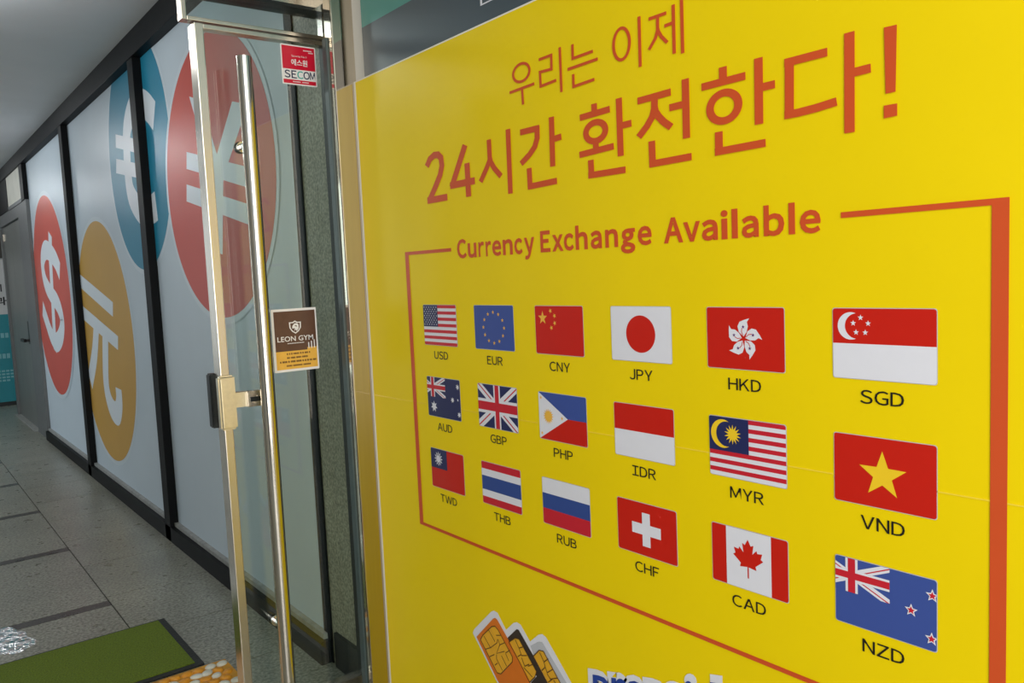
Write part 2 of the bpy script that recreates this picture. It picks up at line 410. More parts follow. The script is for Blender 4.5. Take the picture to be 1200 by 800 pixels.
CHIP_LINES = [[(0.5512, 0.4308), (0.5805, 0.4068)], [(0.5748, 0.455), (0.6013, 0.4316)], [(0.5556, 0.3951), (0.5807, 0.4083), (0.6107, 0.4319), (0.6139, 0.4432)], [(0.6075, 0.4513), (0.6289, 0.4584)], [(0.6161, 0.4425), (0.6221, 0.4301), (0.6437, 0.4433)], [(0.6221, 0.4301), (0.606, 0.4011), (0.6419, 0.4197)], [(0.5737, 0.3807), (0.5961, 0.3947)], [(0.6058, 0.3981), (0.6049, 0.3861), (0.6285, 0.3627)], [(0.627, 0.4028), (0.6482, 0.3816)], [(0.6463, 0.4169), (0.6652, 0.4308)], [(0.5962, 0.3653), (0.6087, 0.3758)], [(0.6461, 0.4154), (0.6585, 0.3997)], [(0.69, 0.4678), (0.704, 0.4501), (0.7196, 0.4584)], [(0.704, 0.4501), (0.7137, 0.4339), (0.7355, 0.4417)], [(0.6979, 0.4254), (0.7116, 0.4359)], [(0.7133, 0.4281), (0.7248, 0.4099), (0.7426, 0.422)], [(0.7203, 0.4054), (0.7532, 0.3927)], [(0.7379, 0.4147), (0.7597, 0.4283)], [(0.787, 0.4683), (0.8019, 0.4492), (0.8187, 0.4635)], [(0.8019, 0.4492), (0.8053, 0.4396), (0.8124, 0.4261), (0.8331, 0.4419)], [(0.7922, 0.4239), (0.8051, 0.4369)], [(0.8123, 0.4233), (0.8236, 0.4141), (0.8517, 0.4275)], [(0.8149, 0.4027), (0.8316, 0.4172)], [(0.8355, 0.416), (0.843, 0.4108)]]
GLYPH = {'yenV': [(3.848, 2.262), (3.687, 2.212), (3.535, 1.958), (3.307, 2.137), (3.138, 2.095), (3.396, 1.91), (3.48, 1.839), (3.557, 1.532), (3.691, 1.553), (3.633, 1.901)], 'bar1': [(3.948, 2.027), (3.168, 1.856), (3.183, 1.777), (3.968, 1.951)], 'bar2': [(3.986, 1.881), (3.196, 1.714), (3.212, 1.634), (4.006, 1.803)], 'euroC': [(4.441, 2.278), (4.546, 2.341), (4.67, 2.386), (4.811, 2.399), (4.94, 2.357), (5.026, 2.281), (5.054, 2.174), (5.067, 2.05), (5.035, 1.94), (4.901, 1.85), (4.749, 1.809), (4.536, 1.831)], 'eb1': [(5.28, 2.319), (4.664, 2.187), (4.686, 2.116), (5.301, 2.244)], 'eb2': [(5.314, 2.181), (4.703, 2.064), (4.727, 1.991), (5.345, 2.099)], 'dolS': [(7.525, 1.569), (7.675, 1.666), (7.887, 1.739), (8.134, 1.773), (8.321, 1.706), (8.354, 1.592), (8.276, 1.484), (8.075, 1.398), (7.782, 1.309), (7.648, 1.217), (7.632, 1.131), (7.766, 1.026), (8.006, 0.965), (8.236, 1.025), (8.404, 1.136), (8.572, 1.26)], 'dolI': [(7.822, 1.895), (7.929, 1.639), (8.013, 1.271), (8.104, 0.885)], 'yt': [(6.728, 1.528), (5.729, 1.32), (5.765, 1.225), (6.771, 1.433)], 'yb': [(6.768, 1.299), (5.668, 1.1), (5.702, 1.009), (6.812, 1.202)], 'yl': [(6.308, 1.144), (6.449, 0.942), (6.689, 0.73)], 'yr': [(6.041, 1.098), (6.141, 0.809), (6.126, 0.679), (6.029, 0.593), (5.886, 0.573), (5.797, 0.652), (5.785, 0.75)]}
SUBTITLE = {'Currency': [('C', 0.5149, 0.5577), ('u', 0.5634, 0.601), ('r', 0.6102, 0.6339), ('r', 0.6411, 0.6635), ('e', 0.6677, 0.7041), ('n', 0.7109, 0.7493), ('c', 0.7559, 0.7866), ('y', 0.793, 0.8305)], 'Exchange': [('E', 0.8522, 0.8864), ('x', 0.8931, 0.9305), ('c', 0.9324, 0.9644), ('h', 0.9704, 1.0082), ('a', 1.0174, 1.0511), ('n', 1.0612, 1.0981), ('g', 1.1056, 1.1455), ('e', 1.1527, 1.1895)], 'Available': [('A', 1.2207, 1.2681), ('v', 1.2689, 1.3082), ('a', 1.3121, 1.348), ('i', 1.3561, 1.3691), ('l', 1.3782, 1.3912), ('a', 1.3993, 1.4342), ('b', 1.4441, 1.4841), ('l', 1.4921, 1.5041), ('e', 1.5127, 1.5502)]}
YEN = (3.602, 1.866, 0.695, 0.610)

# ------------------------------------------------------------------ the setting
GW = 1.204          # plane of the shop front (across)
CEIL = 2.735
END = 12.0

# floor: granite slabs with open joints; slabs left of the long joint alternate with narrow dark strips
bm = bmesh.new()
box(bm, -4.5, END, -1.8, 1.5, -0.08, -0.004, 1)
def slab(a0, a1, c0, c1, idx=0):
    g = 0.0024
    box(bm, a0 + g, a1 - g, c0 + g, c1 - g, -0.0035, 0.0, idx)
k = -8
while True:                                   # right-hand row, between the long joint and the shop front
    a = 3.475 + 0.535 * k
    if a > END: break
    if a > -4.6: slab(max(a, -4.5), min(a + 0.535, END), 0.705, 1.48)
    k += 1
for k in range(-9, 9):                        # left-hand rows with the dark strips
    a = 3.895 + 1.0 * k
    if a + 1.0 < -4.5 or a > END: continue
    for c0, c1 in ((-0.3, 0.705), (-1.305, -0.3), (-1.8, -1.305)):
        slab(max(a, -4.5), min(a + 0.068, END), c0, c1, 2)
        if a + 0.068 < END: slab(max(a + 0.068, -4.5), min(a + 1.0, END), c0, c1, 0)
structure('floor', bm, ['floor_granite', 'grout', 'floor_strip'])

structure('ceiling', (0.55, END + 0.1, -1.9, 1.5, CEIL, CEIL + 0.1), 'ceiling_paint')
bm = bmesh.new()
box(bm, 0.55, 6.4, -1.9, -1.8, 0, CEIL); box(bm, 10.6, END + 0.1, -1.9, -1.8, 0, CEIL); box(bm, 6.4, 10.6, -1.9, -1.8, 2.5, CEIL)  # gap in this unseen wall is made for the added side light
structure('wall_left', bm, 'wall_paint')
structure('ground', (-20, 30, -25, 25, -0.2, -0.085), 'grout')
structure('baseboard_end', (END - 0.05, END, -1.8, 1.38, 0.0, 0.05), 'gasket')
structure('wall_end', (END, END + 0.1, -1.8, 3.0, 0, CEIL), 'wall_paint')
structure('wall_right', (-3.0, 2.305, 1.212, 1.45, 0, CEIL), 'white_wall')
structure('wall_corner', (10.95, END, 1.9, 2.0, 0, CEIL), 'wall_paint')

# far corner: dark panel high on the end wall
structure('trim_6', (END - 0.03, END, 0.2, 1.375, 1.86, 2.62), 'end_dark', None, 0.004)
structure('trim_7', (END - 0.05, END, 1.385, 1.43, 0.0, CEIL), 'white_wall', None, 0.004)

# shop front frame: head beam, base, mullions
structure('trim_1', (2.70, 10.92, GW - 0.05, GW + 0.12, 2.61, CEIL), 'black_metal', None, 0.003)
bm = bmesh.new()
box(bm, 2.70, 8.80, GW - 0.045, GW + 0.12, 0.0, 0.085, 0)
box(bm, 2.72, 8.80, GW - 0.022, GW + 0.05, 0.085, 0.105, 1)
structure('trim_2', bm, ['black_metal', 'ledge_grey'])
for i, a in enumerate((4.67, 6.77)):
    structure('trim_%d' % (3 + i), (a - 0.055, a + 0.055, GW - 0.045, GW + 0.1, 0.0, 2.62), 'black_metal', None, 0.003)
structure('trim_5', (2.688, 2.752, GW - 0.006, GW + 0.14, 0.0, 2.62), 'black_metal', None, 0.003)
structure('trim_8', (8.80, 9.0, GW - 0.04, GW + 0.1, 2.28, 2.62), 'black_metal', None, 0.003)
structure('trim_9', (9.98, 10.92, GW - 0.04, GW + 0.1, 2.28, 2.62), 'black_metal', None, 0.003)

# three frosted panes
for i, (a0, a1) in enumerate(((2.752, 4.615), (4.725, 6.715), (6.825, 8.82))):
    structure('window_%d' % (i + 1), (a0, a1, GW, GW + 0.012, 0.10, 2.615), 'film')
# frosted vent pane above the steel door
w4 = tag(empty('window_4'), kind='structure')
bm = bmesh.new(); box(bm, 9.0, 9.98, GW - 0.034, GW - 0.026, 2.30, 2.61); from_bm('pane', bm, 'frosted_pane', w4)
bm = bmesh.new(); box(bm, 9.0, 9.98, GW - 0.038, GW + 0.06, 2.275, 2.31); from_bm('sill', bm, 'door_frame_grey', w4)

# granite pilaster behind the glass door, with a dark base plate
structure('wall_pilaster', (2.33, 2.688, GW, GW + 0.25, 0.0, CEIL), 'pilaster_granite')
structure('baseboard_right', (2.45, 2.655, GW - 0.012, GW + 0.01, 0.0, 0.13), 'dark_metal', None, 0.003)

# stainless post at the poster's edge and the header running from it
structure('trim_10', (2.272, 2.322, 1.140, 1.30, 0.0, CEIL), 'steel_post', None, 0.004)
bm = bmesh.new()
box(bm, 2.421, 2.485, 0.7497, 1.195, 2.2519, CEIL, 0)
box(bm, 2.4133, 2.4925, 0.7497, 1.195, 2.2423, 2.2519, 1)
box(bm, 2.322, 2.421, 1.15, 1.20, 2.2425, CEIL, 0)
structure('trim_11', bm, ['steel', 'dark_metal'])

structure('trim_12', (2.302, 2.328, 1.134, 1.146, 0.0, 2.13), 'post_reflection', None, 0.002)  # strip added on the post; its teal-grey paints a dark reflection

# glass transom strip under the header
w5 = tag(empty('window_5', W(2.4257, 0.7544, 2.164)), kind='structure')
def pbox(name, rng, m_, root, bev=0.0):
    o = box_obj(name, rng, m_, None, bev)
    o.parent = root
    o.matrix_parent_inverse = root.matrix_basis.inverted()
    return o
pbox('pane', (2.44, 2.4496, 0.764, 1.1985, 2.1717, 2.2442), 'transom_glass', w5)
pbox('edge_strip', (2.4257, 2.4639, 0.7525, 0.7669, 2.1602, 2.2442), 'steel', w5, 0.002)
pbox('bottom_strip', (2.4257, 2.4639, 0.7669, 1.2033, 2.1602, 2.1717), 'steel', w5, 0.002)
pbox('end_strip', (2.4257, 2.4639, 1.1871, 1.2015, 2.1717, 2.2442), 'steel_polished', w5, 0.002)

# the open glass door
d1 = tag(empty('door_1', W(2.4257, 1.1938, 0.063)), 'stainless framed glass door standing open, with a long vertical pull bar', None, None, 'structure')
pbox('pane', (2.441, 2.4505, 0.807, 1.1985, 0.04, 2.1497), 'door_glass', d1)
pbox('stile', (2.4257, 2.483, 0.785, 0.8117, 0.03, 2.1564), 'steel', d1, 0.0025)
pbox('top_rail', (2.4305, 2.4687, 0.8117, 1.2015, 2.143, 2.1564), 'steel', d1, 0.002)
pbox('bottom_rail', (2.4305, 2.4734, 0.8117, 1.2015, 0.03, 0.058), 'steel', d1, 0.002)
pbox('hinge_stile', (2.4305, 2.4734, 1.1919, 1.2053, 0.03, 2.1564), 'gasket', d1, 0.002)
def pbm(name, bm, m_, root):
    o = from_bm(name, bm, m_, root); o.matrix_parent_inverse = root.matrix_basis.inverted(); return o
bm = bmesh.new(); tube(bm, W(2.3493, 0.8958, 0.058), W(2.3493, 0.8958, 2.0542), 0.0215, 40)
handle = pbm('pull_handle', bm, 'steel_polished', d1)
for z in (0.3353, 1.8104):
    bm = bmesh.new()
    tube(bm, W(2.3589, 0.9035, z), W(2.441, 0.9035, z), 0.010, 20)
    tube(bm, W(2.4344, 0.9035, z), W(2.441, 0.9035, z), 0.0155, 28)
    tube(bm, W(2.4505, 0.9035, z), W(2.4582, 0.9035, z), 0.018, 28, 1)
    so = from_bm('standoff', bm, ['steel_polished', 'gasket'], handle)
# lock on the free edge with its arm to the pull bar
bm = bmesh.new()
box(bm, 2.4018, 2.4305, 0.7698, 0.8194, 0.9683, 1.1307)
bmesh.ops.bevel(bm, geom=bm.edges[:], offset=0.006, segments=3, affect='EDGES')
lock = pbm('lock', bm, 'brass_face', d1)
lock['label'] = 'brass coloured lock case clamped on the free edge'
def sub(name, bm, m_, par):
    return from_bm(name, bm, m_, par)
bm = bmesh.new(); box(bm, 2.483, 2.5164, 0.7698, 0.8232, 0.9655, 1.1326)
bmesh.ops.bevel(bm, geom=bm.edges[:], offset=0.004, segments=2, affect='EDGES'); sub('back_case', bm, 'dark_metal', lock)
bm = bmesh.new(); box(bm, 2.399, 2.4028, 0.7755, 0.8137, 0.9778, 1.1211)
bmesh.ops.bevel(bm, geom=bm.edges[:], offset=0.0015, segments=2, affect='EDGES'); sub('cover_plate', bm, 'brass_face', lock)
bm = bmesh.new(); box(bm, 2.4143, 2.441, 0.8194, 0.8643, 1.0304, 1.0753); sub('lock_arm', bm, 'brass_face', lock)
bm = bmesh.new(); box(bm, 2.4066, 2.4372, 0.8519, 0.9015, 1.0275, 1.0753)
bmesh.ops.bevel(bm, geom=bm.edges[:], offset=0.004, segments=2, affect='EDGES')
tube(bm, W(2.4047, 0.8939, 1.0514), W(2.4161, 0.8939, 1.0514), 0.013, 20)
box(bm, 2.4035, 2.4068, 0.862, 0.893, 1.044, 1.058, 1)
sub('latch_block', bm, ['steel', 'dark_metal'], lock)

# grey steel door at the far end of the shop front
d2 = tag(empty('door_2', W(9.4, GW, 0.0)), 'grey steel door with a lever handle at the far end of the shop front', None, None, 'structure')
bm = bmesh.new()
box(bm, 8.80, 9.38, GW - 0.03, GW + 0.1, 0.0, 2.28); box(bm, 9.38, 10.92, GW - 0.03, GW + 0.1, 2.16, 2.28); box(bm, 10.86, 10.94, GW - 0.03, GW + 0.3, 0.0, CEIL)
pbm('door_frame', bm, 'door_frame_grey', d2)
pbox('leaf', (9.40, 10.85, GW - 0.005, GW + 0.04, 0.01, 2.155), 'door_steel', d2, 0.003)
pbox('threshold', (9.38, 10.92, GW - 0.06, GW + 0.1, 0.0, 0.012), 'ledge_grey', d2, 0.002)
bm = bmesh.new()
box(bm, 9.43, 9.52, GW - 0.022, GW - 0.005, 0.89, 1.12)
box(bm, 9.45, 9.48, GW - 0.065, GW - 0.022, 0.915, 0.94)
box(bm, 9.45, 9.70, GW - 0.075, GW - 0.052, 0.912, 0.943)
pbm('lever_handle', bm, 'gasket', d2)
box_obj('hinge_cover', (10.80, 10.84, GW - 0.02, GW - 0.005, 2.0, 2.08), 'steel', d2).matrix_parent_inverse = d2.matrix_basis.inverted()

# ceiling lamps (round recessed downlights along the left half of the passage)
def downlight(a, c, label, power):
    t = tag(empty('downlight', W(a, c, CEIL)), label, 'ceiling light', 'round ceiling lights of the passage')
    bm = bmesh.new(); n = 36; v0 = []; v1 = []; v2 = []
    for i in range(n):
        th = 2 * math.pi * i / n; cs, sn = math.cos(th), math.sin(th)
        v0.append(bm.verts.new((cs * 0.10, sn * 0.10, -0.001))); v1.append(bm.verts.new((cs * 0.098, sn * 0.098, -0.012))); v2.append(bm.verts.new((cs * 0.08, sn * 0.08, -0.010)))
    for i in range(n):
        j = (i + 1) % n
        bm.faces.new((v0[i], v0[j], v1[j], v1[i])); bm.faces.new((v1[i], v1[j], v2[j], v2[i]))
    from_bm('trim_ring', bm, 'lamp_trim', t)
    bm = bmesh.new()
    bm.faces.new([bm.verts.new((math.cos(2 * math.pi * i / n) * 0.081, math.sin(2 * math.pi * i / n) * 0.081, -0.006)) for i in range(n)][::-1])
    from_bm('diffuser', bm, 'lamp_glow', t)
    d = bpy.data.lights.new('downlight_lamp', 'POINT'); d.energy = power; d.color = (0.95, 0.98, 1.0); d.shadow_soft_size = 0.07
    l = bpy.data.objects.new('downlight_lamp', d); C.objects.link(l); l.parent = t; l.location = (0, 0, -0.11)
for a, lb, pw in ((4.2, 'round recessed ceiling light beyond the open glass door', 13), (7.7, 'round recessed ceiling light opposite the dollar sign', 13), (11.1, 'round recessed ceiling light by the steel door', 11)):
    downlight(a, 0.15, lb, pw)

# ------------------------------------------------------------------ currency signs stuck on the frosted panes
def decal(name, label, cx, cz, rx, rz, ink, dz, ring, glyph):
    t = tag(empty(name, W(cx, GW - dz, cz), R_WALL), label, 'window sticker', 'round currency signs on the frosted glass')
    f = Flat(['film_edge']); f.disc(0, 0, rx + ring, 'film_edge', 0.0, rz + ring, 96); f.build('outline', t)
    f = Flat([ink]); f.disc(0, 0, rx, ink, 0.0010, rz, 96); f.build('disc', t, 0.0006)
    f = Flat(['decal_white'])
    L = lambda q: [(cx - p[0], p[1] - cz) for p in q]
    for kind, q, w in glyph:
        if kind == 'p': f.poly(L(q), 0, 0.0016)
        else: f.stroke(L(q), w, 0, 0.0016)
    f.build('currency_symbol', t)
    return t
G = GLYPH
def smooth(q, n=5):
    out = []
    for i in range(len(q) - 1):
        p0, p1, p2, p3 = q[max(i - 1, 0)], q[i], q[i + 1], q[min(i + 2, len(q) - 1)]
        for k in range(n):
            t = k / n
            out.append(tuple(0.5 * (2 * p1[d] + (p2[d] - p0[d]) * t + (2 * p0[d] - 5 * p1[d] + 4 * p2[d] - p3[d]) * t * t + (3 * p1[d] - p0[d] - 3 * p2[d] + p3[d]) * t ** 3) for d in (0, 1)))
    return out + [q[-1]]
decal('currency_sign', 'blue disc with a white euro sign, crossed by a black mullion', 4.845, 2.144, 0.640, 0.640, 'decal_teal', 0.0008, 0.028,
      [('s', smooth(G['euroC']), 0.155), ('p', G['eb1'], 0), ('p', G['eb2'], 0)])
decal('currency_sign', 'red disc with a white yen sign, half behind the open glass door', YEN[0], YEN[1], YEN[2], YEN[3], 'decal_red', 0.0028, 0.030,
      [('p', G['yenV'], 0), ('p', G['bar1'], 0), ('p', G['bar2'], 0)])
decal('currency_sign', 'ochre disc with a white yuan character, partly under the dollar disc', 6.094, 1.046, 0.822, 0.822, 'decal_gold', 0.0008, 0.030,
      [('p', G['yt'], 0), ('p', G['yb'], 0), ('s', smooth(G['yl']), 0.155), ('s', smooth(G['yr']), 0.165)])
decal('currency_sign', 'red disc with a white dollar sign on the farthest frosted pane', 8.034, 1.37, 0.865, 0.865, 'decal_red', 0.0028, 0.038,
      [('s', smooth(G['dolS']), 0.17), ('s', G['dolI'], 0.15)])

# ------------------------------------------------------------------ yellow currency exchange poster
PX = 2.272                                  # along position of its far edge
poster = tag(empty('exchange_poster', W(PX, 1.204, 0.0), R_WALL),
             'large yellow currency exchange poster with eighteen flags on the wall right of the glass door', 'poster')
PW, PB, PT = 2.16, 0.03, 1.999
f = Flat(['yellow_vinyl', 'paper_edge'])
f.rect(0.011, PB, PW, PT - 0.004, 'yellow_vinyl', 0.0004)
f.rect(0.0, PB, PW, PT, 'paper_edge', 0.0)
f.build('sheet', poster, 0.004)
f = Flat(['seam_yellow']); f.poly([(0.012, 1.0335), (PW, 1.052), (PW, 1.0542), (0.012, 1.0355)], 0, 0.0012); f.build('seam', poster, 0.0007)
Z1, Z2 = 0.0016, 0.0022
def heading(name, data, w, z=Z1, extra=None):
    f = Flat(['orange_print'], aniso=1.3)
    for s in data:
        if isinstance(s, tuple) and s[0] == 'ring': f.ring(s[1], s[2], s[3], s[4], w, w / 1.3, 0, z)
        else: f.stroke(s, w, 0, z)
    for q in extra or []: f.poly(q, 0, z)
    return f.build(name, poster)
heading('small_heading', LINE_LIGHT, 0.0080)
heading('large_heading', LINE_MEDIUM[:5], 0.0225)
heading('large_heading', LINE_MEDIUM[5:], 0.0176)
heading('large_heading', LINE_BOLD, 0.0170, Z1, BANG)
def letter(name, ch, ink, parent, x0, x1, base, cap, z, bold):
    """one full-width letter fitted between x0 and x1 on the baseline"""
    if ch in 'il':
        f = Flat([ink])
        f.rect(x0, base, x1, base + (0.0365 if ch == 'i' else 0.0520), 0, z)
        if ch == 'i': f.disc((x0 + x1) / 2, base + 0.0455, (x1 - x0) * 0.58, 0, z, 0.0060, 20)
        return f.build(name, parent)
    if ch == 'g':                                      # descends below the baseline
        return text_obj(name, 'g', ink, parent, (x0, base - 0.0145, x1, base + 0.0355), z, 0.022)
    o = text_obj(name, chr(ord(ch) + 0xFEE0), ink, parent, (x0, base, x1, 0), z, bold, cap)
    return o
for word, letters in SUBTITLE.items():
    objs = [letter('subtitle', ch, 'orange_print', poster, x0, x1, 1.4412, 0.0478, Z1, 0.033) for ch, x0, x1 in letters]
    keep = objs[0]                                     # one mesh per word
    bmw = bmesh.new()
    for o in objs: bmw.from_mesh(o.data)
    bmw.to_mesh(keep.data); bmw.free()
    for o in objs[1:]: bpy.data.objects.remove(o)
f = Flat(['orange_print'])
XL0, XR1, ZT, ZB = 0.250, 1.826, 1.470, 0.672
f.rect(XL0, ZB, XL0 + 0.019, ZT, 0, Z1); f.rect(XR1 - 0.022, ZB, XR1, ZT, 0, Z1)
f.rect(XL0, ZB, XR1, ZB + 0.009, 0, Z1); f.rect(XL0, ZT - 0.009, 0.487, ZT, 0, Z1); f.rect(1.585, ZT - 0.009, XR1, ZT, 0, Z1)
f.build('border_line', poster)

FWD, FHT = 0.1618, 0.1104
COLS = (0.3321, 0.5775, 0.8223, 1.0702, 1.3189, 1.5696)
ROWS = (1.3188 - FHT, 1.1175 - FHT, 0.9135 - FHT)
UX, UY = FWD / 3, FHT / 2                    # flag units: 3 wide, 2 high

def union(f, x0, y0, x1, y1, z, bg):
    """crossed red and white saltire and cross drawn in the rectangle (flag units)"""
    d = 0.00012
    old = f.clip
    X = lambda u: x0 + (x1 - x0) * u / 60.0
    Y = lambda v: y0 + (y1 - y0) * v / 30.0
    c = [(X(0) * UX, Y(0) * UY), (X(60) * UX, Y(0) * UY), (X(60) * UX, Y(30) * UY), (X(0) * UX, Y(30) * UY)]
    def q(pts, ink, zz):
        pts = [(X(a) * UX, Y(b) * UY) for a, b in pts]
        pts = clip_poly(pts, c)
        if pts: f.poly(pts, ink, zz)
    q([(0, 0), (60, 0), (60, 30), (0, 30)], bg, z)
    s = 3.35
    q([(0 - s * .9, 0 + s * .9 * 2 * .5), (0 + s, 0 - s * .5), (60 + s, 30 - s * .5), (60 - s, 30 + s * .5)], 'f_white', z + d)
    q([(0 - s, 30 - s * .5), (0 + s, 30 + s * .5), (60 + s, 0 + s * .5), (60 - s, 0 - s * .5)], 'f_white', z + d)
    r = 2.2
    q([(0, 0), (30, 15), (30 - r, 15), (0 - r, 0)], 'f_crimson', z + 2 * d)
    q([(60, 30), (30, 15), (30 + r, 15), (60 + r, 30)], 'f_crimson', z + 2 * d)
    q([(0, 30), (30, 15), (30 + r, 15), (0 + r, 30)], 'f_crimson', z + 2 * d)
    q([(60, 0), (30, 15), (30 - r, 15), (60 - r, 0)], 'f_crimson', z + 2 * d)
    q([(25, 0), (35, 0), (35, 30), (25, 30)], 'f_white', z + 3 * d); q([(0, 10), (60, 10), (60, 20), (0, 20)], 'f_white', z + 3 * d)
    q([(27, 0), (33, 0), (33, 30), (27, 30)], 'f_crimson', z + 4 * d); q([(0, 12), (60, 12), (60, 18), (0, 18)], 'f_crimson', z + 4 * d)

LEAF = [(0, 1.0), (0.17, 0.70), (0.33, 0.77), (0.26, 0.33), (0.50, 0.56), (0.55, 0.43), (0.83, 0.47), (0.74, 0.20), (0.88, 0.12), (0.43, -0.22), (0.48, -0.40), (0.04, -0.34)]
def fl(f, ink, x0, y0, x1, y1, z):           # rectangle in flag units
    f.rect(x0 * UX, y0 * UY, x1 * UX, y1 * UY, ink, z)
A1, A2, A3 = 0.0003, 0.0006, 0.0009
def crescent(f, cx, cy, r, dx, r2, ink, z, n=40):
    o = [(cx + r * math.cos(t), cy + r * math.sin(t)) for t in [2 * math.pi * i / 720 for i in range(720)]]
    o = [p for p in o if (p[0] - cx - dx) ** 2 + (p[1] - cy) ** 2 >= r2 * r2]
    o.sort(key=lambda p: (math.atan2(p[1] - cy, p[0] - cx)) % (2 * math.pi))
    a0 = math.atan2(o[0][1] - cy, o[0][0] - cx - dx); a1 = math.atan2(o[-1][1] - cy, o[-1][0] - cx - dx)
    a0 %= 2 * math.pi; a1 %= 2 * math.pi
    inner = [(cx + dx + r2 * math.cos(a1 + (a0 - a1) * i / n), cy + r2 * math.sin(a1 + (a0 - a1) * i / n)) for i in range(1, n)]
    o = o[::8] + [o[-1]]
    # strip of quads between the two arcs
    m_ = 40
    for i in range(m_):
        def at(lst, t):
            k = t * (len(lst) - 1); j = min(int(k), len(lst) - 2); u = k - j
            return (lst[j][0] * (1 - u) + lst[j + 1][0] * u, lst[j][1] * (1 - u) + lst[j + 1][1] * u)
        inn = [o[0]] + inner[::-1] + [o[-1]]
        f.poly([at(o, i / m_), at(o, (i + 1) / m_), at(inn, (i + 1) / m_), at(inn, i / m_)], ink, z)

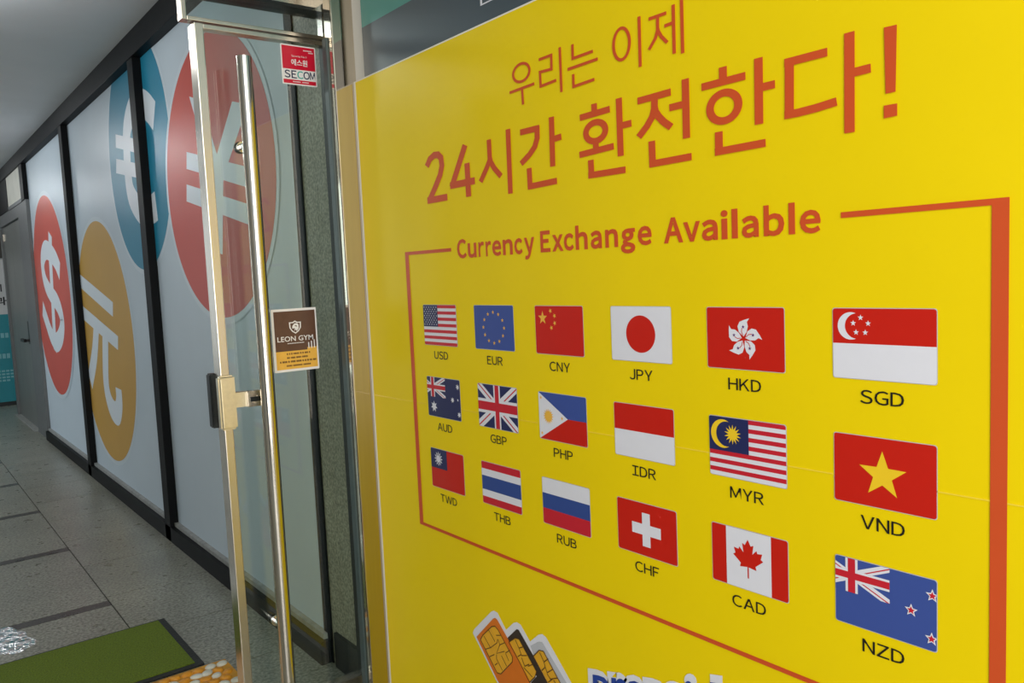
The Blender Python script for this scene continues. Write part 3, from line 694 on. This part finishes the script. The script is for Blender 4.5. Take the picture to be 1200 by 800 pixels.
def draw_flag(f, code):
    S = f.star
    if code == 'USD':
        fl(f, 'f_white', 0, 0, 3, 2, 0)
        for i in range(13):
            if i % 2 == 0: fl(f, 'f_crimson', 0, 2 - (i + 1) * 2 / 13, 3, 2 - i * 2 / 13, A1)
        fl(f, 'f_navy', 0, 2 - 14 / 13, 1.36, 2, A2)
        for r in range(9):
            for c in range(6 if r % 2 == 0 else 5):
                S((0.12 + c * 0.224 + (0.112 if r % 2 else 0)) * UX, (2 - 0.11 - r * 0.107) * UY, 0.0024, 'f_white', A3)
    elif code == 'EUR':
        fl(f, 'f_sky', 0, 0, 3, 2, 0)
        for i in range(12):
            t = math.pi * i / 6
            S(FWD / 2 + 0.043 * math.sin(t), FHT / 2 + 0.0385 * math.cos(t), 0.0056, 'f_sun', A1)
    elif code == 'CNY':
        fl(f, 'f_red', 0, 0, 3, 2, 0); S(0.5 * UX, 1.5 * UY, 0.0165, 'f_sun', A1)
        for x, y in ((1.02, 1.8), (1.27, 1.6), (1.27, 1.3), (1.05, 1.1)): S(x * UX, y * UY, 0.0062, 'f_sun', A1, rot=0.4)
    elif code == 'JPY':
        fl(f, 'f_white', 0, 0, 3, 2, 0); f.disc(FWD / 2 + 0.001, FHT / 2, 0.0395, 'f_red', A1, 0.0378)
    elif code == 'HKD':
        fl(f, 'f_red', 0, 0, 3, 2, 0)
        for k in range(5):
            t = math.radians(72 * k); ct, st = math.cos(t), math.sin(t)
            T = lambda x, y: (FWD / 2 - 0.001 + (x * ct - y * st), FHT / 2 + (x * st + y * ct))
            pet = [(0.0, 0.004), (-0.010, 0.012), (-0.0125, 0.022), (-0.008, 0.030), (0.003, 0.034), (0.0125, 0.0365), (0.0075, 0.030), (0.0095, 0.022), (0.0065, 0.012)]
            f.poly([T(x, y) for x, y in pet], 'f_white', A1)
            f.stroke([T(*p) for p in ((-0.001, 0.006), (-0.004, 0.012), (-0.003, 0.019))], 0.0013, 'f_red', A2)
            p = T(-0.0005, 0.021); f.star(p[0], p[1], 0.0036, 'f_purple', A2)
    elif code == 'SGD':
        fl(f, 'f_white', 0, 0, 3, 1, 0); fl(f, 'f_red', 0, 1, 3, 2, 0)
        crescent(f, 0.0300, 0.0830, 0.0217, 0.0105, 0.0200, 'f_white', A1)
        for i in range(5):
            t = math.radians(72 * i); S(0.0465 + 0.0128 * math.sin(t), 0.0835 + 0.0128 * math.cos(t), 0.0050, 'f_white', A1)
    elif code == 'AUD':
        fl(f, 'f_navy', 0, 0, 3, 2, 0); union(f, -0.64, 1.0, 1.70, 2.0, A1, 'f_navy')
        S(0.58 * UX, 0.50 * UY, 0.0165, 'f_white', A2, 7, 0.5)
        for x, y, r in ((2.33, 0.98, 0.0085), (2.82, 1.66, 0.0085), (2.87, 0.30, 0.0085), (2.80, 1.02, 0.004)): S(x * UX, y * UY, r, 'f_white', A2, 7, 0.5)
    elif code == 'GBP':
        union(f, 0, 0, 3, 2, 0, 'f_navy')
    elif code == 'PHP':
        fl(f, 'f_sky', 0, 1, 3, 2, 0); fl(f, 'f_red', 0, 0, 3, 1, 0)
        f.poly([(0, 0), (1.86 * UX, UY), (0, 2 * UY)], 'f_white', A1)
        S(0.62 * UX, UY, 0.0185, 'f_sun', A2, 16, 0.62); f.disc(0.62 * UX, UY, 0.0105, 'f_sun', A3)
        for x, y in ((0.16, 1.76), (0.16, 0.24), (1.5, 1.0)): S(x * UX, y * UY, 0.0050, 'f_sun', A2)
    elif code == 'IDR':
        fl(f, 'f_white', 0, 0, 3, 1, 0); fl(f, 'f_red', 0, 1, 3, 2, 0)
    elif code == 'MYR':
        fl(f, 'f_white', 0, 0, 3, 2, 0)
        for i in range(14):
            if i % 2 == 0: fl(f, 'f_crimson', 0, 2 - (i + 1) / 7, 3, 2 - i / 7, A1)
        fl(f, 'f_navy', 0, 2 - 8 / 7, 1.60, 2, A2)
        crescent(f, 0.0305, 1.44 * UY, 0.0265, 0.0085, 0.0232, 'f_yellow', A3)
        S(0.93 * UX + 0.002, 1.45 * UY, 0.0185, 'f_yellow', A3, 14, 0.5)
    elif code == 'VND':
        fl(f, 'f_red', 0, 0, 3, 2, 0); S(FWD / 2 - 0.001, FHT / 2 - 0.003, 0.0385, 'f_yellow', A1, sx=1.02)
    elif code == 'TWD':
        fl(f, 'f_red', 0, 0, 3, 2, 0); fl(f, 'f_navy', 0, 1, 1.5, 2, A1)
        S(0.72 * UX, 1.5 * UY, 0.0215, 'f_white', A2, 12, 0.55); f.ring(0.72 * UX, 1.5 * UY, 0.0115, 0.0115, 0.0016, 0.0016, 'f_navy', A3)
    elif code == 'THB':
        for y0, y1, c in ((0, 1 / 3, 'f_crimson'), (1 / 3, 2 / 3, 'f_white'), (2 / 3, 4 / 3, 'f_blue'), (4 / 3, 5 / 3, 'f_white'), (5 / 3, 2, 'f_crimson')): fl(f, c, 0, y0, 3, y1, 0)
    elif code == 'RUB':
        for y0, c in ((0, 'f_crimson'), (2 / 3, 'f_blue'), (4 / 3, 'f_white')): fl(f, c, 0, y0, 3, y0 + 2 / 3, 0)
    elif code == 'CHF':
        fl(f, 'f_red', 0, 0, 3, 2, 0)
        cx, cy = FWD / 2, FHT / 2
        f.rect(cx - 0.0108, cy - 0.0355, cx + 0.0108, cy + 0.0355, 'f_white', A1); f.rect(cx - 0.0395, cy - 0.0115, cx + 0.0395, cy + 0.0115, 'f_white', A1)
    elif code == 'CAD':
        fl(f, 'f_red', 0, 0, 3, 2, 0); fl(f, 'f_white', 0.60, 0, 2.38, 2, A1)
        s = 0.0385; cx, cy = FWD / 2 - 0.001, FHT / 2 + 0.001
        f.poly([(cx + x * s * 0.95, cy + y * s) for x, y in LEAF + [(-x, y) for x, y in LEAF[::-1][:-1]]], 'f_red', A2)
        f.rect(cx - 0.0014, cy - 0.034, cx + 0.0014, cy - 0.010, 'f_red', A2)
    elif code == 'NZD':
        fl(f, 'f_sky', 0, 0, 3, 2, 0); union(f, -0.64, 0.98, 1.68, 2.0, A1, 'f_sky')
        for x, y in ((2.30, 0.98), (2.89, 1.56), (2.87, 0.34)):
            S(x * UX, y * UY, 0.0105, 'f_white', A2, 5, 0.45); S(x * UX, y * UY, 0.0064, 'f_crimson', A3, 5, 0.45)

def code_text(code, cx, base):
    cap = 0.0212; x = 0.0; objs = []
    for ch in code:
        o = text_obj('currency_code', chr(ord(ch) + 0xFEE0), 'black_print', poster, (0, base, 1, 0), Z1, 0.006, cap, 1.20)
        xs = [v.co.x for v in o.data.vertices]
        for v in o.data.vertices: v.co.x += x - min(xs)
        x += max(xs) - min(xs) + 0.0030; objs.append(o)
    bmw = bmesh.new()
    for o in objs: bmw.from_mesh(o.data)
    for v in bmw.verts: v.co.x += cx - (x - 0.0030) / 2
    bmw.to_mesh(objs[0].data); bmw.free()
    for o in objs[1:]: bpy.data.objects.remove(o)
    return objs[0]

FLAGS = [('USD', 'small flag of red and white stripes with a starry blue canton'), ('EUR', 'blue flag with a ring of twelve yellow stars'),
         ('CNY', 'red flag with one large and four small yellow stars'), ('JPY', 'white flag with a red disc'),
         ('HKD', 'red flag with a white five petalled flower'), ('SGD', 'red over white flag with a crescent and five stars'),
         ('AUD', 'navy flag with a crossed canton and white stars'), ('GBP', 'blue flag with red and white crosses'),
         ('PHP', 'blue over red flag with a white triangle and a sun'), ('IDR', 'plain flag of red over white'),
         ('MYR', 'striped flag with a yellow crescent and star on blue'), ('VND', 'red flag with one large yellow star'),
         ('TWD', 'red flag with a white sun on a blue canton'), ('THB', 'flag of red, white, broad blue, white and red bands'),
         ('RUB', 'flag of white, blue and red bands'), ('CHF', 'red flag with a white cross'),
         ('CAD', 'red and white flag with a maple leaf'), ('NZD', 'blue flag with a crossed canton and red stars')]
INKS = ['f_red', 'f_blue', 'f_navy', 'f_white', 'f_yellow', 'f_crimson', 'f_purple', 'f_sky', 'f_sun']
outline = rounded(FWD, FHT, 0.0042)
for i, (code, lb) in enumerate(FLAGS):
    r, c = divmod(i, 6)
    f = Flat(INKS, clip=outline)
    draw_flag(f, code)
    o = f.build('flag', poster)
    o.location = (COLS[c], ROWS[r], Z1)
    o['label'] = lb
    g = Flat(['sim_grey']); e = 0.0011
    g.poly([(x * (FWD + 2 * e) / FWD - e, y * (FHT + 2 * e) / FHT - e) for x, y in outline], 0, -0.0004)
    g.build('flag_edge', o)
    code_text(code, COLS[c] + FWD / 2 - 0.0015, ROWS[r] - 0.0385)

# SIM cards and the word below the frame
f = Flat(['f_white']); f.poly(SIM['white'], 0, Z1); sim = f.build('sim_card_picture', poster)
for nm, ink, z in (('grey', 'sim_grey', .0003), ('black', 'sim_black', .0006), ('orange', 'sim_orange', .0009)):
    f = Flat([ink]); f.poly(SIM[nm], 0, Z1 + z); f.build('sim_card', sim)
for nm, z in (('chip3', .00045), ('chip2', .00075), ('chip1', .0012)):
    f = Flat(['sim_chip']); f.poly(SIM[nm], 0, Z1 + z); f.build('chip', sim)
f = Flat(['sim_line'])
for q in CHIP_LINES: f.stroke(q, 0.0024, 0, Z1 + 0.0014)
for nm in ('chip1', 'chip2', 'chip3'): f.stroke(SIM[nm] + [SIM[nm][0]], 0.0026, 0, Z1 + 0.0013)
f.build('chip_pattern', sim)
# the word "prepaid" rises a little to the right; white outline behind blue letters
def slanted(name, body, ink, x0, y0, x1, y1, h_, z, bold, sh):
    o = text_obj(name, body, ink, poster, (x0, y0, x1, y0 + h_), z, bold)
    for v in o.data.vertices: v.co.y += (v.co.x - x0) * sh
    return o
slanted('prepaid_outline', 'prepaid', 'f_white', 0.957, 0.396, 1.335, 0.47, 0.122, Z1, 0.075, 0.26)
slanted('prepaid_lettering', 'prepaid', 'prepaid_blue', 0.973, 0.4085, 1.320, 0.47, 0.0975, Z2, 0.018, 0.26)
slanted('prepaid_outline', 'USIM', 'f_white', 0.975, 0.275, 1.335, 0.34, 0.110, Z1, 0.075, 0.26)
slanted('prepaid_lettering', 'USIM', 'prepaid_blue', 0.993, 0.288, 1.320, 0.34, 0.084, Z2, 0.018, 0.26)

# slate and teal banner above the poster
bn = tag(empty('shop_banner', W(2.205, 1.206, 0.0), R_WALL), 'slate grey banner with a teal upper band, on the wall above the yellow poster', 'banner')
f = Flat(['banner_slate']); f.rect(0, 1.99, 2.3, 2.143, 0, 0); f.build('slate_band', bn, 0.003)
f = Flat(['banner_teal']); f.rect(0, 2.143, 2.3, 2.60, 0, 0); f.build('teal_band', bn, 0.003)
text_obj('lettering', '만나는 은행', 'f_white', bn, (0.585, 2.040, 1.05, 2.085), 0.001, 0.0)

# ------------------------------------------------------------------ stickers on the door
def sticker(name, label, y0, z0):
    return tag(empty(name, W(2.4404, y0, z0), R_DOOR), label, 'sticker')
# red and white security sticker: local origin at its lower left corner
st = sticker('security_sticker', 'red and white security company sticker in the upper corner of the glass door', 1.0477, 2.0132)
w_, h_ = 0.121, 0.128
st.scale = (0.955, 0.955, 1)
f = Flat(['st_white']); f.poly(rounded(w_, h_, 0.004), 0, 0.0); f.build('backing', st, 0.0005)
f = Flat(['st_red']); f.rect(0.004, 0.050, w_ - 0.004, h_ - 0.004, 0, 0.0004); f.rect(0.004, 0.004, w_ - 0.004, 0.0165, 0, 0.0004); f.build('red_panel', st)
text_obj('korean_name', '에스원', 'st_white', st, (0.034, 0.062, 0.090, 0.083), 0.0008, 0.02)
text_obj('slogan', 'Security No.1', 'st_white', st, (0.036, 0.088, 0.088, 0.096), 0.0008, 0.0)
for i, (ch, x0, x1, ink) in enumerate((('S', .008, .0285, 'st_navy'), ('E', .032, .050, 'st_navy'), ('C', .052, .0735, 'st_teal'), ('O', .0735, .0955, 'st_navy'), ('M', .0965, .1145, 'st_navy'))):
    text_obj('brand_letter', chr(ord(ch) + 0xFEE0), ink, st, (x0, 0.021, x1, 0.046), 0.0008, 0.016)
f = Flat(['st_white'])
for x0, x1, y in ((0.078, 0.108, 0.112), (0.096, 0.112, 0.106), (0.036, 0.062, 0.0085), (0.068, 0.090, 0.0085)):
    x = x0
    while x < x1: f.rect(x, y, x + 0.0022, y + 0.0035, 0, 0.0008); x += 0.0034
f.build('fine_print', st)

st = sticker('gym_sticker', 'brown and gold gym sticker on the glass door beside the pull bar', 0.9579, 1.1173)
w_, h_ = 0.157, 0.208
st.scale = (0.955, 0.955, 1)
f = Flat(['st_white']); f.poly(rounded(w_, h_, 0.003), 0, 0.0); f.build('backing', st, 0.0006)
f = Flat(['st_brown']); f.rect(0.008, 0.068, w_ - 0.005, h_ - 0.008, 0, 0.0004); f.build('brown_panel', st)
f = Flat(['st_gold']); f.rect(0.008, 0.008, w_ - 0.005, 0.068, 0, 0.0004); f.build('gold_panel', st)
text_obj('gym_name', 'LEON GYM', 'st_white', st, (0.016, 0.100, 0.141, 0.117), 0.0008, 0.010)
f = Flat(['st_white', 'st_brown'])
cx, cy = 0.080, 0.146
sh = [(-0.021, 0.017), (-0.008, 0.017), (0, 0.022), (0.008, 0.017), (0.021, 0.017), (0.020, -0.002), (0.012, -0.014), (0, -0.022), (-0.012, -0.014), (-0.020, -0.002)]
f.poly([(cx + x, cy + y) for x, y in sh], 0, 0.0008)
f.poly([(cx + x * .80, cy + y * .80) for x, y in sh], 1, 0.0010)
f.poly([(cx + x, cy + y) for x, y in ((-0.010, 0.004), (-0.003, 0.012), (0.006, 0.013), (0.012, 0.008), (0.012, -0.004), (0.004, -0.014), (0.002, -0.008), (-0.004, -0.012), (-0.001, -0.004), (-0.011, -0.004))], 0, 0.0012)
f.poly([(cx + x, cy + y) for x, y in ((-0.002, 0.007), (0.005, 0.005), (0.007, 0.001), (0.000, 0.003))], 1, 0.0014)
f.build('shield_emblem', st)
f = Flat(['st_ink', 'st_white'])
rnd = random.Random(3)
for y, x0, x1, hh in ((0.056, 0.045, 0.125, .0055), (0.043, 0.045, 0.120, .0055), (0.030, 0.020, 0.146, .0060), (0.017, 0.042, 0.126, .0050)):
    x = x0
    while x < x1:
        l = rnd.uniform(0.003, 0.0055); f.rect(x, y, x + l, y + hh, 0, 0.0008); x += l + rnd.choice((0.0012, 0.0012, 0.004))
x = 0.050
while x < 0.108: f.rect(x, 0.092, x + 0.0035, 0.0945, 1, 0.0008); x += 0.0045
for k in range(3): f.rect(0.122 + k * 0.010, 0.072, 0.1255 + k * 0.010, 0.100 - (2 - k) * 0.004, 1, 0.0006)
f.build('fine_print', st)
f = Flat(['st_gold']); f.rect(0.118, 0.068, w_ - 0.006, 0.076, 0, 0.0006); f.build('gold_tab', st)

# ------------------------------------------------------------------ far notice on the end wall
nb = tag(empty('notice_banner', W(END - 0.035, 0.35, 0.0), R_DOOR), 'white and teal notice banner on the end wall past the steel door', 'banner')
f = Flat(['notice_white']); f.rect(0, 1.155, 1.0, 1.845, 0, 0); f.build('white_panel', nb, 0.01)
f = Flat(['notice_teal']); f.rect(0, 0.05, 1.0, 1.155, 0, 0); f.build('teal_panel', nb, 0.01)
text_obj('lettering', '안내리', 'notice_ink', nb, (0.56, 1.44, 0.895, 1.535), 0.002, 0.02)
text_obj('lettering', '문과', 'notice_ink', nb, (0.68, 1.27, 0.935, 1.375), 0.002, 0.02)
f = Flat(['notice_pale'])
for y, x0, x1, hh in ((0.86, 0.60, 0.90, .06), (0.60, 0.55, 0.88, .06), (0.43, 0.62, 0.93, .022), (0.39, 0.62, 0.95, .022), (0.35, 0.62, 0.95, .022), (0.31, 0.62, 0.90, .022)):
    x = x0
    while x < x1: f.rect(x, y, x + 0.035, y + hh, 0, 0.002); x += 0.047
f.build('fine_print', nb)

# ------------------------------------------------------------------ on the floor
fm = tag(empty('floor_mat', W(3.28, 0.3, 0.0)), 'green turf doormat with a black rubber rim on the granite floor', 'doormat')
def fbox(name, rng, m_, bev):
    o = box_obj(name, rng, m_, fm, bev); o.matrix_parent_inverse = fm.matrix_basis.inverted(); return o
fbox('rubber_rim', (3.012, 3.55, -0.20, 0.836, 0.0005, 0.009), 'mat_black', 0.003)
bm = bmesh.new()
box(bm, 3.035, 3.533, -0.18, 0.808, 0.007, 0.0125)
o = from_bm('turf', bm, 'turf_green', fm); o.matrix_parent_inverse = fm.matrix_basis.inverted()

pm = tag(empty('pebble_mat', W(2.75, 0.6, 0.0)), 'amber mat set with white pebbles between the green doormat and the glass door', 'doormat')
o = box_obj('mat_base', (2.45, 2.993, 0.05, 0.905, 0.0005, 0.008), 'pebble_base', pm, 0.002); o.matrix_parent_inverse = pm.matrix_basis.inverted()
bm = bmesh.new(); rnd = random.Random(11)
nr, nc = 13, 21
for i in range(nr):
    for j in range(nc):
        a = 2.475 + i * 0.0405 + rnd.uniform(-.004, .004); c = 0.078 + j * 0.040 + (0.020 if i % 2 else 0) + rnd.uniform(-.004, .004)
        if c > 0.882 or a > 2.97: continue
        rx, ry, th = rnd.uniform(.0195, .024), rnd.uniform(.0145, .0175), rnd.uniform(-.7, .7) + 1.57
        amber = 1 if rnd.random() < 0.40 else 0
        rings = []
        for (s, z) in ((1.0, 0.007), (0.95, 0.012), (0.7, 0.0155), (0.3, 0.017)):
            rings.append([bm.verts.new(W(a + s * (rx * math.cos(t) * math.cos(th) - ry * math.sin(t) * math.sin(th)), c + s * (rx * math.cos(t) * math.sin(th) + ry * math.sin(t) * math.cos(th)), z)) for t in [2 * math.pi * q / 14 for q in range(14)]])
        for k in range(3):
            for q in range(14):
                fc = bm.faces.new((rings[k][q], rings[k][(q + 1) % 14], rings[k + 1][(q + 1) % 14], rings[k + 1][q])); fc.material_index = amber; fc.smooth = True
        fc = bm.faces.new(rings[3]); fc.material_index = amber; fc.smooth = True
o = from_bm('pebbles', bm, ['pebble_stone', 'pebble_amber'], pm); o.matrix_parent_inverse = pm.matrix_basis.inverted()
o['kind'] = 'stuff'

bm = bmesh.new(); rnd = random.Random(5)
pts = []
for i in range(40):
    t = 2 * math.pi * i / 40; r = 1 + 0.16 * math.sin(3 * t + 1) + 0.08 * math.sin(7 * t)
    pts.append(bm.verts.new(W(3.78 + 0.15 * r * math.cos(t), 0.28 + 0.10 * r * math.sin(t), 0.0012)))
bm.faces.new(pts)
tag(from_bm('wet_patch', bm, 'water_film'), 'shiny rippled wet patch on the granite floor by the green doormat', 'puddle')
